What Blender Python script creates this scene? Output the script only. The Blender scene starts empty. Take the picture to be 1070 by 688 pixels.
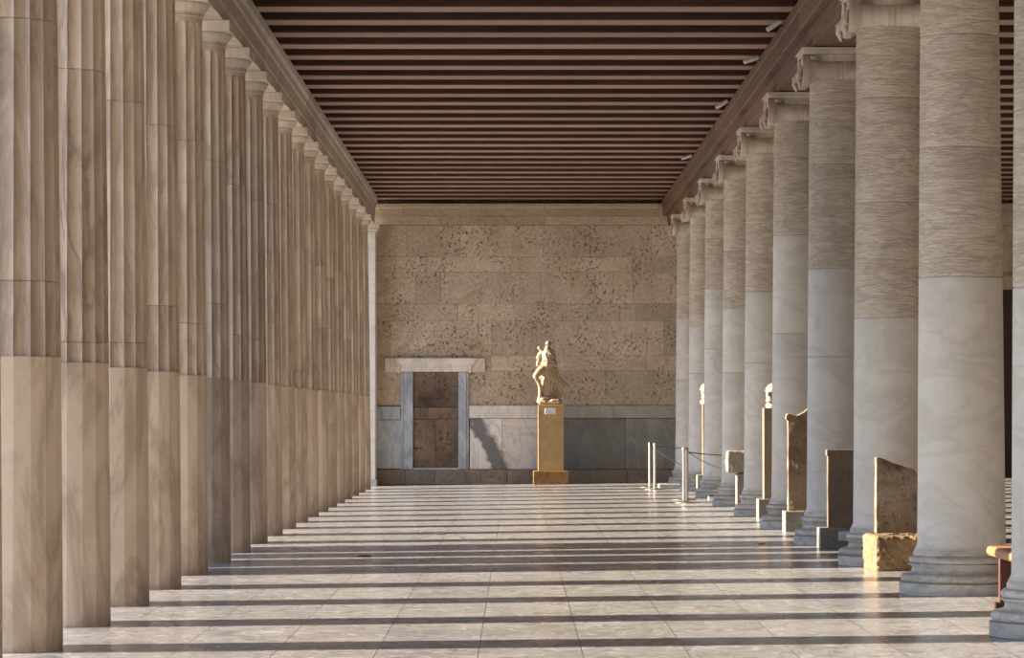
import bpy, bmesh, math, random
from mathutils import Vector, Matrix, noise
R = random.Random(7)
S = bpy.context.scene
COL = S.collection
PI = math.pi

SUN, SKY = 8.6, .80
# ------------------------------------------------------------------ layout
F = 3470.0                     # focal length in pixels of the 1070 px wide frame
EYE = 1.415
SLOPE = 0.0135                 # the floor drains towards the open side
WALL_Y = 67.8
DX, IX = -3.18, 3.405          # axes of the two colonnades
BAY = 2.42
Y0 = 20.6
ARCH_Z = 5.265                 # underside of the architrave / beam
JOIST_Z = 5.78                 # underside of the ceiling joists
def fl(x): return SLOPE * x
def wx(px, y): return (px - 539.5) * y / F
def wz(py, y): return EYE + (433.0 - py) * y / F

# ------------------------------------------------------------------ helpers
def tag(o, label=None, cat=None, group=None, kind=None):
    if label: o['label'] = label
    if cat: o['category'] = cat
    if group: o['group'] = group
    if kind: o['kind'] = kind
    return o
def thing(name, label, cat, loc=(0, 0, 0), rz=0, group=None):
    o = bpy.data.objects.new(name, None); COL.objects.link(o)
    o.location = loc; o.rotation_euler = (0, 0, rz); o.empty_display_size = .2
    return tag(o, label, cat, group)
def obj(name, bm, mat, parent=None, smooth=False, angle=None):
    me = bpy.data.meshes.new(name)
    bmesh.ops.recalc_face_normals(bm, faces=bm.faces)
    if angle is not None:
        smooth = True
        for e in bm.edges:
            if len(e.link_faces) == 2:
                e.smooth = e.calc_face_angle(0) < angle
    for f in bm.faces: f.smooth = smooth
    bm.to_mesh(me); bm.free()
    if mat: me.materials.append(mat)
    o = bpy.data.objects.new(name, me); COL.objects.link(o)
    if parent: o.parent = parent
    return o
def box(bm, x0, x1, y0, y1, z0, z1, bev=0.0, seg=1):
    r = bmesh.ops.create_cube(bm, size=1)
    vs = r['verts']
    bmesh.ops.scale(bm, vec=(x1-x0, y1-y0, z1-z0), verts=vs)
    bmesh.ops.translate(bm, vec=((x0+x1)/2, (y0+y1)/2, (z0+z1)/2), verts=vs)
    if bev > 0:
        es = list({e for v in vs for e in v.link_edges})
        bmesh.ops.bevel(bm, geom=es, offset=bev, segments=seg, profile=.5, affect='EDGES')
def bbox(x0, x1, y0, y1, z0, z1, bev=0.0, seg=1):
    bm = bmesh.new(); box(bm, x0, x1, y0, y1, z0, z1, bev, seg); return bm
def lathe(bm, prof, n=48, mat=None, cap=True):
    rings = []
    for r, z in prof:
        ring = []
        for i in range(n):
            a = 2*PI*i/n
            co = Vector((r*math.cos(a), r*math.sin(a), z))
            if mat is not None: co = mat @ co
            ring.append(bm.verts.new(co))
        rings.append(ring)
    for a, b in zip(rings, rings[1:]):
        for i in range(n):
            bm.faces.new((a[i], a[(i+1) % n], b[(i+1) % n], b[i]))
    if cap:
        bm.faces.new(rings[0][::-1]); bm.faces.new(rings[-1])
def lathed(prof, n=48, mat=None):
    bm = bmesh.new(); lathe(bm, prof, n, mat); return bm
def tube(bm, pts, rads, n=10):
    """tapered round tube with domed ends through points"""
    pts = [Vector(p) for p in pts]
    if not hasattr(rads, '__len__'): rads = [rads]*len(pts)
    P, Q = list(pts), list(rads)
    d0 = (pts[0]-pts[1]).normalized(); d1 = (pts[-1]-pts[-2]).normalized()
    P = [pts[0]+d0*rads[0]*.95, pts[0]+d0*rads[0]*.65] + P + [pts[-1]+d1*rads[-1]*.65, pts[-1]+d1*rads[-1]*.95]
    Q = [rads[0]*.25, rads[0]*.75] + Q + [rads[-1]*.75, rads[-1]*.25]
    rings = []
    up = Vector((0.13, 0.21, 1)).normalized()
    for i, p in enumerate(P):
        t = (P[min(i+1, len(P)-1)] - P[max(i-1, 0)]).normalized()
        u = t.cross(up)
        if u.length < .05: u = t.cross(Vector((1, 0.1, 0)))
        u.normalize(); v = t.cross(u)
        rings.append([bm.verts.new(p + (u*math.cos(2*PI*k/n) + v*math.sin(2*PI*k/n))*Q[i]) for k in range(n)])
    for a, b in zip(rings, rings[1:]):
        for i in range(n): bm.faces.new((a[i], a[(i+1) % n], b[(i+1) % n], b[i]))
    bm.faces.new(rings[0][::-1]); bm.faces.new(rings[-1])
def ball(bm, c, r, sc=(1, 1, 1), n=16):
    m = Matrix.Translation(c) @ Matrix.Diagonal((r*sc[0], r*sc[1], r*sc[2], 1))
    bmesh.ops.create_uvsphere(bm, u_segments=n, v_segments=n//2+2, radius=1, matrix=m)
def prism(bm, outline, y0, y1):
    """outline in (x, z) extruded along y"""
    a = [bm.verts.new((x, y0, z)) for x, z in outline]
    b = [bm.verts.new((x, y1, z)) for x, z in outline]
    n = len(a)
    bm.faces.new(a); bm.faces.new(b[::-1])
    for i in range(n): bm.faces.new((a[i], b[i], b[(i+1) % n], a[(i+1) % n]))
def extrude_y(bm, prof, y0, y1):
    prism(bm, prof, y0, y1)
def remeshed(bm, voxel, smooth=2):
    """fuse overlapping closed shells into one surface"""
    me = bpy.data.meshes.new('tmp'); bm.to_mesh(me); bm.free()
    o = bpy.data.objects.new('tmp', me); COL.objects.link(o)
    m = o.modifiers.new('r', 'REMESH'); m.mode = 'VOXEL'; m.voxel_size = voxel
    if smooth:
        s = o.modifiers.new('s', 'SMOOTH'); s.factor = .5; s.iterations = smooth
    dg = bpy.context.evaluated_depsgraph_get()
    ev = o.evaluated_get(dg)
    out = bmesh.new(); out.from_mesh(ev.to_mesh()); ev.to_mesh_clear()
    bpy.data.objects.remove(o); bpy.data.meshes.remove(me)
    return out
def roughen(bm, amp, scale, seed=0, octaves=4):
    bm.normal_update()
    off = Vector((seed*3.7, seed*1.3, seed*5.1))
    mv = [(v, v.co + v.normal*amp*noise.fractal(v.co*scale+off, 0.9, 2.1, octaves)) for v in bm.verts]
    for v, c in mv: v.co = c

# ------------------------------------------------------------------ materials
class NT:
    def __init__(s, name):
        s.m = bpy.data.materials.new(name); s.m.use_nodes = True
        s.t = s.m.node_tree; s.t.nodes.clear()
        s.out = s.n('ShaderNodeOutputMaterial'); s.b = s.n('ShaderNodeBsdfPrincipled')
        s.l(s.b.outputs[0], s.out.inputs[0])
        s.tc = s.n('ShaderNodeTexCoord')
    def n(s, typ, **kw):
        nd = s.t.nodes.new(typ)
        for k, v in kw.items(): setattr(nd, k, v)
        return nd
    def l(s, a, b): s.t.links.new(a, b)
    def mapped(s, scale=(1, 1, 1), rot=(0, 0, 0), rand=True, world=False):
        mp = s.n('ShaderNodeMapping'); mp.inputs['Scale'].default_value = scale; mp.inputs['Rotation'].default_value = rot
        if world:
            g = s.n('ShaderNodeNewGeometry'); s.l(g.outputs['Position'], mp.inputs[0])
        else:
            s.l(s.tc.outputs['Object'], mp.inputs[0])
        if rand:
            oi = s.n('ShaderNodeObjectInfo'); mul = s.n('ShaderNodeMath', operation='MULTIPLY'); mul.inputs[1].default_value = 37.0
            s.l(oi.outputs['Random'], mul.inputs[0])
            cx = s.n('ShaderNodeCombineXYZ'); s.l(mul.outputs[0], cx.inputs[0]); s.l(mul.outputs[0], cx.inputs[1]); s.l(mul.outputs[0], cx.inputs[2])
            s.l(cx.outputs[0], mp.inputs['Location'])
        return mp.outputs[0]
    def noise(s, vec, scale, detail=6, rough=.6, dist=0.0):
        nd = s.n('ShaderNodeTexNoise'); nd.inputs['Scale'].default_value = scale; nd.inputs['Detail'].default_value = detail
        nd.inputs['Roughness'].default_value = rough; nd.inputs['Distortion'].default_value = dist
        s.l(vec, nd.inputs['Vector']); return nd.outputs[0]
    def ramp(s, fac, stops):
        r = s.n('ShaderNodeValToRGB'); e = r.color_ramp.elements
        while len(e) < len(stops): e.new(.5)
        for el, (p, c) in zip(e, stops):
            el.position = p; el.color = (c, c, c, 1) if not hasattr(c, '__len__') else (*c, 1)
        s.l(fac, r.inputs[0]); return r.outputs[0]
    def mix(s, fac, a, b, mode='MIX'):
        m = s.n('ShaderNodeMix', data_type='RGBA', blend_type=mode)
        if isinstance(fac, (int, float)): m.inputs[0].default_value = fac
        else: s.l(fac, m.inputs[0])
        for i, v in ((6, a), (7, b)):
            if hasattr(v, '__len__'): m.inputs[i].default_value = (*v, 1)
            else: s.l(v, m.inputs[i])
        return m.outputs[2]
    def math(s, op, a, b=0.0, clamp=False):
        m = s.n('ShaderNodeMath', operation=op); m.use_clamp = clamp
        for i, v in ((0, a), (1, b)):
            if isinstance(v, (int, float)): m.inputs[i].default_value = v
            else: s.l(v, m.inputs[i])
        return m.outputs[0]
    def bump(s, h, strength, dist=.01, prev=None):
        b = s.n('ShaderNodeBump'); b.inputs['Strength'].default_value = strength; b.inputs['Distance'].default_value = dist
        s.l(h, b.inputs['Height'])
        if prev: s.l(prev, b.inputs['Normal'])
        return b.outputs[0]
    def done(s, col, rough=.6, normal=None, metal=0, spec=.5):
        if hasattr(col, '__len__'): s.b.inputs['Base Color'].default_value = (*col, 1)
        else: s.l(col, s.b.inputs['Base Color'])
        if isinstance(rough, (int, float)): s.b.inputs['Roughness'].default_value = rough
        else: s.l(rough, s.b.inputs['Roughness'])
        if normal: s.l(normal, s.b.inputs['Normal'])
        s.b.inputs['Metallic'].default_value = metal
        s.b.inputs['Specular IOR Level'].default_value = spec
        return s.m

def marble(name, light, dark, vein, vein_amt=.5, stain=(.30, .22, .15), stain_amt=.4, rough=.55, bump=.25,
           vscale=(1.2, 1.2, .35), vrot=(.35, .5, 0), var=.35, tool=0.0, speck=.35):
    t = NT(name)
    v = t.mapped()
    big = t.noise(v, 1.6, 5, .6, .6)
    c = t.mix(t.ramp(big, [(.3, 0.0), (.7, 1.0)]), dark, light)
    vv = t.mapped(vscale, vrot)
    ve = t.noise(vv, 2.6, 8, .62, .8)
    vm = t.ramp(ve, [(.43, 0.0), (.490, 1.0), (.505, 1.0), (.56, 0.0)])
    c = t.mix(t.math('MULTIPLY', vm, vein_amt), c, vein)
    st = t.ramp(t.noise(v, 2.3, 7, .68, .4), [(.52, 0.0), (.78, 1.0)])
    c = t.mix(t.math('MULTIPLY', st, stain_amt), c, stain)
    sp = t.ramp(t.noise(v, 55, 3, .6), [(.60, 0.0), (.74, 1.0)])
    c = t.mix(t.math('MULTIPLY', sp, speck), c, stain)
    oi = t.n('ShaderNodeObjectInfo')
    k = t.ramp(oi.outputs['Random'], [(0.0, 1.0-var), (.6, 1.0), (1.0, 1.0+var*.25)])
    c = t.mix(1.0, c, k, 'MULTIPLY')
    if tool > 0:
        ts = t.mapped((3.5, 3.5, 24))
        hh = t.noise(ts, 2.2, 6, .68, .9)
        c = t.mix(.5, c, t.ramp(hh, [(.32, .66), (.60, 1.15)]), 'MULTIPLY')
        nm = t.bump(hh, tool, .03)
        nm = t.bump(t.noise(v, 40, 5, .65), bump, .008, nm)
    else:
        nm = t.bump(t.noise(v, 28, 6, .65), bump, .008)
    return t.done(c, rough, nm)

MB_LEFT = marble('warm_marble_faceted', (.78, .655, .51), (.64, .51, .375), (.34, .26, .18), .50, (.34, .23, .14), .40, .5, .25, vscale=(.6, .6, .22), var=.10)
MB_FLUTE = marble('warm_marble_fluted', (.70, .58, .45), (.52, .415, .305), (.28, .21, .15), .45, (.28, .2, .13), .45, .6, .35, vscale=(1.6, 1.6, .25), var=.13)
MB_FLUTEV = marble('dark_veined_marble_fluted', (.60, .485, .37), (.44, .34, .245), (.22, .16, .115), .6, (.22, .15, .1), .5, .6, .35, vscale=(1.3, 1.3, .35), vrot=(.5, .7, 0), var=.05)
MB_CAP = marble('pale_marble_capital', (.70, .63, .54), (.58, .5, .41), (.38, .3, .23), .3, (.28, .2, .13), .45, .6, .3, var=.15)
MB_RSM = marble('grey_white_marble', (.75, .71, .645), (.65, .61, .545), (.46, .41, .34), .30, (.40, .33, .26), .25, .45, .15, vscale=(.5, .5, 1.1), vrot=(.2, .9, 0), var=.08)
MB_RTOOL = marble('tooled_grey_marble', (.84, .745, .62), (.70, .605, .485), (.44, .36, .27), .42, (.30, .23, .165), .45, .7, .3, vscale=(.6, .6, 3.0), vrot=(.05, .1, 0), var=.12, tool=.95)
MB_BASE = marble('grey_marble_base', (.70, .655, .585), (.55, .51, .45), (.28, .25, .22), .45, (.25, .2, .15), .5, .5, .3, vscale=(1, 1, 2.5), var=.15)
MB_ARCH = marble('greyish_marble_architrave', (.60, .53, .45), (.48, .41, .335), (.32, .26, .2), .35, (.28, .2, .14), .45, .6, .3, vscale=(1.2, .4, 1.2), var=.22)

def porous(name, light, dark, pit=(.06, .035, .02), pit_amt=.8, var=.30, rough=.9, bump=.6, scale=1.0, island=True, stain=(.42, .27, .12), stain_amt=.5):
    t = NT(name)
    v = t.mapped()
    big = t.noise(v, 1.3*scale, 6, .65, .5)
    c = t.mix(t.ramp(big, [(.32, 0.0), (.68, 1.0)]), dark, light)
    sm = t.ramp(t.noise(v, 1.0*scale, 5, .6, 1.0), [(.55, 0.0), (.72, 1.0)])
    c = t.mix(t.math('MULTIPLY', sm, stain_amt), c, stain)
    g = t.noise(v, 22*scale, 6, .72)
    c = t.mix(.55, c, t.ramp(g, [(.3, .45), (.7, 1.35)]), 'MULTIPLY')
    msk = t.ramp(t.noise(v, 2.1*scale, 3, .5), [(.38, 0.0), (.62, 1.0)])
    pn = t.noise(v, 17*scale, 4, .72, .25)
    pits = t.math('MULTIPLY', t.ramp(pn, [(.57, 0.0), (.64, 1.0)]), msk)
    c = t.mix(t.math('MULTIPLY', pits, pit_amt), c, pit)
    if island:
        ge = t.n('ShaderNodeNewGeometry'); rnd = ge.outputs['Random Per Island']
    else:
        rnd = t.n('ShaderNodeObjectInfo').outputs['Random']
    k = t.ramp(rnd, [(0.0, 1.0-var), (.5, 1.0), (1.0, 1.0+var*.4)])
    c = t.mix(1.0, c, k, 'MULTIPLY')
    h = t.math('SUBTRACT', t.math('MULTIPLY', g, .5), pits)
    return t.done(c, rough, t.bump(h, bump, .02))
POROS = porous('poros_wall_stone', (.72, .60, .475), (.53, .425, .32), var=.20, stain=(.44, .29, .16), stain_amt=.6, bump=.9)
POROS_FLAT = porous('poros_architrave_stone', (.60, .49, .365), (.48, .385, .285), pit_amt=.35, bump=.25, var=.2)
POROS_DARK = porous('dark_brown_stone', (.30, .22, .15), (.13, .09, .06), pit_amt=.95, var=.25, scale=.8, stain=(.05, .04, .03), stain_amt=.9)
BASE_STONE = porous('grey_brown_base_stone', (.40, .35, .29), (.24, .20, .16), pit_amt=.8, bump=.4)
OCHRE = porous('ochre_limestone', (.50, .35, .17), (.40, .26, .115), pit=(.2, .11, .04), pit_amt=.5, bump=.3, scale=1.6, island=False, stain=(.30, .15, .05), stain_amt=.6)
OCHRE_DK = porous('dark_ochre_limestone', (.36, .20, .075), (.24, .125, .045), pit_amt=.6, bump=.4, scale=1.6, island=False, stain=(.12, .06, .03), stain_amt=.6)
STELE_RED = porous('rust_stained_marble', (.34, .26, .185), (.085, .042, .018), pit=(.07, .03, .012), pit_amt=.9, bump=.7, scale=1.9, island=False, stain=(.16, .065, .02), stain_amt=.95)
STELE_BRN = porous('brown_weathered_marble', (.34, .255, .175), (.24, .17, .115), pit=(.1, .06, .03), pit_amt=.45, bump=.3, scale=2.0, island=False, stain=(.24, .14, .06), stain_amt=.6)
STELE_PIT = porous('pitted_brown_marble', (.38, .275, .175), (.24, .155, .09), pit=(.08, .045, .02), pit_amt=.9, bump=.5, scale=2.4, island=False, stain=(.25, .13, .05), stain_amt=.7)
ROUGHBLK = porous('rough_yellow_poros', (.42, .28, .145), (.17, .10, .045), pit=(.06, .03, .01), pit_amt=.95, bump=1.0, scale=1.6, island=False)
GREYPED = porous('grey_cement_stone', (.31, .285, .24), (.24, .215, .18), pit_amt=.15, bump=.15, scale=1.5, island=False, stain_amt=.15)
STATUE_M = porous('cream_statue_marble', (.56, .45, .32), (.42, .31, .20), pit=(.25, .14, .06), pit_amt=.4, bump=.15, scale=2.5, island=False, stain=(.45, .28, .12), stain_amt=.45, var=.05)
FRAG = porous('weathered_fragment_marble', (.38, .325, .26), (.24, .195, .145), pit=(.14, .09, .05), pit_amt=.6, bump=.4, scale=2.4, island=False, stain_amt=.3)

def slabmat(name, light, dark, vein, rot, amt=.7, rough=.35):
    return marble(name, light, dark, vein, amt, dark, .4, rough, .12, vscale=(1.0, 1.0, .45), vrot=rot, var=0.02, speck=.1)
SL_BLUE = slabmat('blue_grey_marble_slab', (.54, .61, .68), (.33, .39, .46), (.66, .70, .73), (0, -.6, .2), .6)
SL_JAMB = slabmat('pale_blue_marble_jamb', (.60, .66, .72), (.42, .48, .55), (.22, .25, .29), (0, .1, .0), .5)
SL_WHITE = slabmat('white_veined_marble_slab', (.74, .735, .72), (.63, .625, .61), (.40, .41, .42), (0, .75, .3), .6)
SL_DARK = slabmat('dark_grey_marble_slab', (.22, .215, .21), (.115, .113, .112), (.30, .30, .30), (0, .5, .4), .22)
SL_DARK2 = slabmat('mid_grey_marble_slab', (.27, .268, .265), (.16, .16, .162), (.42, .42, .42), (0, .45, .1), .28)
SL_BAND = slabmat('white_marble_band', (.84, .825, .80), (.72, .70, .67), (.46, .44, .42), (0, 1.2, .1), .4)
SL_BANDG = slabmat('grey_marble_band', (.46, .43, .39), (.36, .335, .30), (.28, .25, .22), (0, 1.4, .1), .5)
SL_LINTEL = slabmat('white_marble_lintel', (.86, .83, .77), (.74, .70, .63), (.47, .41, .34), (0, 1.45, 0), .5)

def band_slab(name, lo, hi, streak):
    t = NT(name)
    v = t.mapped(rand=False, world=True)
    g = t.n('ShaderNodeNewGeometry'); sep = t.n('ShaderNodeSeparateXYZ'); t.l(g.outputs['Position'], sep.inputs[0])
    base = t.mix(t.noise(v, 2.0, 6, .6, .8), lo, hi)
    st = t.mapped((.5, .5, 6), (0, .15, 0), rand=False, world=True)
    base = t.mix(t.math('MULTIPLY', t.ramp(t.noise(st, 2.5, 6, .6, .8), [(.5, 0.0), (.7, 1.0)]), streak), base, (.40, .385, .37))
    ve = t.noise(t.mapped((1.3, 1, .5), (0, .7, 0), rand=False, world=True), 1.6, 6, .6, .8)
    base = t.mix(t.math('MULTIPLY', t.ramp(ve, [(.47, 0.0), (.50, 1.0), (.53, 0.0)]), .45), base, (.36, .37, .38))
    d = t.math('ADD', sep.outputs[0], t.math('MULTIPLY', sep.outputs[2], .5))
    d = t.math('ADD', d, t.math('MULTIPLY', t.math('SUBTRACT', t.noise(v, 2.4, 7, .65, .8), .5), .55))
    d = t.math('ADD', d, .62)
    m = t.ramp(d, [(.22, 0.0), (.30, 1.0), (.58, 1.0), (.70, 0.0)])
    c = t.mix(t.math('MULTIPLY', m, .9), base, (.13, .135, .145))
    return t.done(c, .35, t.bump(t.noise(v, 25, 5, .6), .12, .008))
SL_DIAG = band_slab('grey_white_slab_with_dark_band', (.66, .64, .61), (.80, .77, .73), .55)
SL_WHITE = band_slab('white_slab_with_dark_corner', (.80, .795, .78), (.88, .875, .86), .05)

def wood(name, light, dark, stretch, rough=.6, bump=.35, var=.3):
    t = NT(name)
    v = t.mapped(stretch)
    g = t.noise(v, 6, 8, .65, .8)
    c = t.mix(t.ramp(g, [(.3, 0.0), (.7, 1.0)]), dark, light)
    f = t.noise(v, 26, 4, .6)
    c = t.mix(.5, c, t.ramp(f, [(.35, .55), (.65, 1.25)]), 'MULTIPLY')
    oi = t.n('ShaderNodeObjectInfo')
    c = t.mix(1.0, c, t.ramp(oi.outputs['Random'], [(0.0, 1.0-var), (1.0, 1.0+var*.3)]), 'MULTIPLY')
    return t.done(c, rough, t.bump(t.math('ADD', g, f), bump, .01))
W_JOIST_LIT = wood('joist_wood_lit_soffit', (.38, .25, .185), (.27, .16, .115), (.25, 3, 3))  # joist timber lightened in colour, paints the floor bounce on the undersides
W_JOIST_SHADE = wood('joist_wood_shaded_side', (.12, .045, .025), (.045, .017, .010), (.25, 3, 3))  # same timber darkened in colour, paints the shade between the joists
W_BEAM = wood('brown_beam_timber', (.23, .13, .07), (.10, .05, .027), (3, .3, 3), bump=.6)
W_PLANK = wood('dark_ceiling_planks', (.16, .085, .05), (.08, .04, .025), (.25, 4, 4))
W_BENCH = wood('orange_brown_bench_wood', (.55, .27, .11), (.36, .155, .06), (3, .4, 3), .4, .2)
W_BENCHD = wood('dark_red_bench_wood', (.20, .065, .03), (.10, .03, .016), (3, 3, .4), .4, .2)
W_DOOR = wood('dark_door_wood', (.09, .04, .03), (.04, .02, .015), (3, 3, .3))

def simple(name, col, rough=.5, metal=0.0):
    t = NT(name); v = t.mapped()
    k = t.ramp(t.noise(v, 18, 5, .6), [(.3, .88), (.7, 1.06)])
    return t.done(t.mix(1.0, col, k, 'MULTIPLY'), rough, None, metal)
STEEL = simple('brushed_steel', (.50, .45, .40), .38, 1.0)
DARKM = simple('dark_metal', (.05, .045, .04), .5)
ROPE = simple('dark_cord', (.012, .011, .010), .9)
PLATE = simple('pale_label_plate', (.72, .72, .72), .5)
PLATEB = simple('blue_grey_label_plate', (.66, .70, .75), .4)
LAMPW = simple('white_lamp_enamel', (.78, .78, .76), .4)
LEAF = simple('dry_brown_leaf', (.10, .055, .025), .8)
BARK = simple('cypress_bark', (.14, .09, .06), .9)
GREEN = simple('cypress_foliage', (.035, .06, .025), .8)

def floor_mat():
    t = NT('polished_floor_marble')
    g = t.n('ShaderNodeNewGeometry')
    sep = t.n('ShaderNodeSeparateXYZ'); t.l(g.outputs['Position'], sep.inputs[0])
    cx = t.n('ShaderNodeCombineXYZ'); t.l(sep.outputs[1], cx.inputs[0])
    t.l(t.math('ADD', sep.outputs[0], 2.685), cx.inputs[1])
    br = t.n('ShaderNodeTexBrick'); br.offset = .37; br.squash = 1
    t.l(cx.outputs[0], br.inputs['Vector'])
    br.inputs['Color1'].default_value = (.92, .92, .92, 1); br.inputs['Color2'].default_value = (1.03, 1.02, 1.0, 1)
    br.inputs['Mortar'].default_value = (.24, .22, .21, 1)
    br.inputs['Scale'].default_value = 1.0; br.inputs['Mortar Size'].default_value = .0030; br.inputs['Mortar Smooth'].default_value = .1
    br.inputs['Brick Width'].default_value = 14.5; br.inputs['Row Height'].default_value = .615
    v = t.mapped((1, 1, 1), rand=False, world=True)
    vs = t.mapped((2.6, 1.7, 1), (0, 0, .12), rand=False, world=True)
    a = t.noise(v, .9, 6, .6, .6)
    c = t.mix(t.ramp(a, [(.3, 0.0), (.7, 1.0)]), (.265, .256, .248), (.36, .346, .33))
    s = t.noise(vs, 1.9, 8, .72, 1.4)
    c = t.mix(t.math('MULTIPLY', t.ramp(s, [(.50, 0.0), (.60, 1.0)]), .7), c, (.150, .138, .128))
    s2 = t.noise(vs, 3.3, 7, .7, 1.0)
    c = t.mix(t.math('MULTIPLY', t.ramp(s2, [(.54, 0.0), (.64, 1.0)]), .7), c, (.54, .515, .485))
    c = t.mix(1.0, c, br.outputs[0], 'MULTIPLY')
    r = t.ramp(t.noise(v, 1.4, 5, .6), [(.3, .16), (.7, .28)])
    nm = t.bump(t.noise(v, 5, 4, .5), .03, .01)
    return t.done(c, r, nm, 0, .28)
FLOOR_M = floor_mat()
def ground_mat():
    t = NT('courtyard_gravel'); v = t.mapped(rand=False)
    c = t.mix(t.noise(v, 3, 8, .7), (.34, .29, .22), (.5, .44, .35))
    return t.done(c, .95, t.bump(t.noise(v, 30, 4, .7), .5, .02))
GROUND_M = ground_mat()

# ------------------------------------------------------------------ words
ONES = ['', 'first', 'second', 'third', 'fourth', 'fifth', 'sixth', 'seventh', 'eighth', 'ninth', 'tenth', 'eleventh', 'twelfth', 'thirteenth',
        'fourteenth', 'fifteenth', 'sixteenth', 'seventeenth', 'eighteenth', 'nineteenth']
TENS = {2: ('twentieth', 'twenty'), 3: ('thirtieth', 'thirty'), 4: ('fortieth', 'forty'), 5: ('fiftieth', 'fifty')}
def ordw(n):
    if n < 20: return ONES[n]
    t, o = divmod(n, 10)
    return TENS[t][0] if o == 0 else TENS[t][1] + '-' + ONES[o]

# ------------------------------------------------------------------ the setting
XL, XR, YN, YF = -3.72, 11.6, -24.0, WALL_Y+.4
def sloped(x0, x1, y0, y1, thick):
    bm = bmesh.new()
    prism(bm, [(x0, fl(x0)-thick), (x1, fl(x1)-thick), (x1, fl(x1)), (x0, fl(x0))], y0, y1)
    return bm
tag(obj('floor', sloped(XL, XR, YN, YF, .35), FLOOR_M), kind='structure')
bm = bmesh.new()
box(bm, -4.10, XL-.002, YN, YF, -.75, -.34, .01); box(bm, -4.5, -4.102, YN, YF, -1.05, -.66, .01)
tag(obj('trim_steps', bm, MB_BASE), kind='structure')
tag(obj('ground', bbox(-90, XL-.1, -60, 160, -1.3, -.98), GROUND_M), kind='structure')
tag(obj('ceiling', bbox(-3.6, XR, YN, YF, 6.19, 6.3), W_PLANK), kind='structure')
# entablature and upper storey wall over the outer colonnade
bm = bmesh.new()
box(bm, -3.62, -3.44, YN, YF, JOIST_Z+.01, 6.6); box(bm, -3.95, -3.3, YN, YF, 6.6, 6.78, .02)
tag(obj('trim_cornice', bm, MB_ARCH), kind='structure')
tag(obj('roof', bbox(-3.9, XR+.4, YN, YF+.4, 6.79, 6.95), POROS_FLAT), kind='structure')
tag(obj('wall_right', bbox(XR, XR+.4, YN, YF, -.2, 6.3), POROS), kind='structure')
tag(obj('wall_core', bbox(-3.6, XR, WALL_Y+.12, WALL_Y+.6, -.2, 6.4), POROS_DARK), kind='structure')

# ---- end wall: blocks course by course
def wxx(px): return (px-539.5)*WALL_Y/F
def wzz(py): return wz(py, WALL_Y)
XW0 = wxx(393.0)
bm = bmesh.new()
courses = [
 (268.4, 235.2, [393, 425, 481, 567.5, 617, 681, 730, 790, 850, 910, 975, 1040, 1135]),
 (284.3, 268.4, [393, 444.5, 516, 590, 660, 720, 800, 880, 960, 1040, 1135]),
 (317.2, 284.3, [393, 434, 460.5, 502, 566, 622, 641, 662, 720, 790, 860, 940, 1135]),
 (335.2, 317.2, [393, 478.5, 537, 561, 630, 665, 730, 800, 880, 960, 1135]),
 (372.0, 335.2, [393, 408, 513.5, 561, 579, 636, 676, 694, 760, 840, 920, 1000, 1135]),
 (387.4, 372.0, [393, 402, 513, 548, 590, 632, 675, 760, 850, 930, 1135]),
 (424.0, 387.4, [393, 419.5]),
 (424.0, 387.4, [490, 562, 632, 684, 760, 850, 930, 1010, 1135])]
for yb, yt, js in courses:
    for a, b in zip(js, js[1:]):
        d = R.uniform(-.006, .006)
        box(bm, wxx(a)+.001, wxx(b)-.001, WALL_Y+d, WALL_Y+.2, wzz(yb)+.001, wzz(yt)-.001, .004)
# the split block right of the statue
tag(obj('wall_back', bm, POROS), kind='structure')
bm = bmesh.new()
for a, b in ((388, 460), (460, 570), (570, 690), (690, 800), (800, 920), (920, 1135)):
    box(bm, wxx(a)+.001, wxx(b)-.001, WALL_Y-.02, WALL_Y+.2, wzz(235)+.002, wzz(226), .003)
    box(bm, wxx(a)+.001, wxx(b)-.001, WALL_Y-.035, WALL_Y+.2, wzz(225.7), wzz(218), .003)
    box(bm, wxx(a)+.001, wxx(b)-.001, WALL_Y-.10, WALL_Y+.2, wzz(217.8), wzz(212.5), .015)
tag(obj('trim_architrave', bm, POROS_FLAT), kind='structure')
# marble dado
dado = tag(thing('trim_dado', None, None, (0, WALL_Y, 0)), kind='structure')
def slab(name, px0, px1, py0, py1, mat, out=.03, bev=.004, parent=dado):
    x0, x1, z0, z1 = wxx(px0), wxx(px1), wzz(py1), wzz(py0)
    b = bbox(-(x1-x0)/2+.002, (x1-x0)/2-.002, -out, .15, -(z1-z0)/2+.002, (z1-z0)/2-.002, bev)
    o = obj(name, b, mat, parent); o.location = ((x0+x1)/2, 0, (z0+z1)/2)
    return o
slab('dado_slab', 394.0, 419, 439, 490, SL_BLUE, .02)
slab('dado_slab', 491.0, 524.5, 437.5, 490.5, SL_WHITE, .025)
slab('dado_slab', 524.5, 575, 437.5, 490.5, SL_DIAG, .02)
slab('dado_slab', 575, 653.5, 437.5, 490.5, SL_DARK, .02)
slab('dado_slab', 653.5, 712, 437.5, 490.5, SL_DARK2, .025)
slab('dado_slab', 712, 800, 437.5, 490.5, SL_DARK, .02)
slab('dado_slab', 800, 900, 437.5, 490.5, SL_DARK2, .02)
slab('dado_slab', 900, 995, 437.5, 490.5, SL_DARK, .02)
slab('dado_band', 394.0, 418.3, 424.8, 438.6, SL_JAMB, .06)
slab('dado_band', 490.2, 562, 424, 437.3, SL_BAND, .05)
slab('dado_band', 562, 640, 424, 437.3, SL_BANDG, .05)
slab('dado_band', 640, 730, 424, 437.3, SL_BANDG, .05)
slab('dado_band', 730, 995, 424, 437.3, SL_BANDG, .05)
bs = [393.5, 424, 455, 502, 530, 566, 606, 655, 706, 760, 830, 900, 1002]
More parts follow.
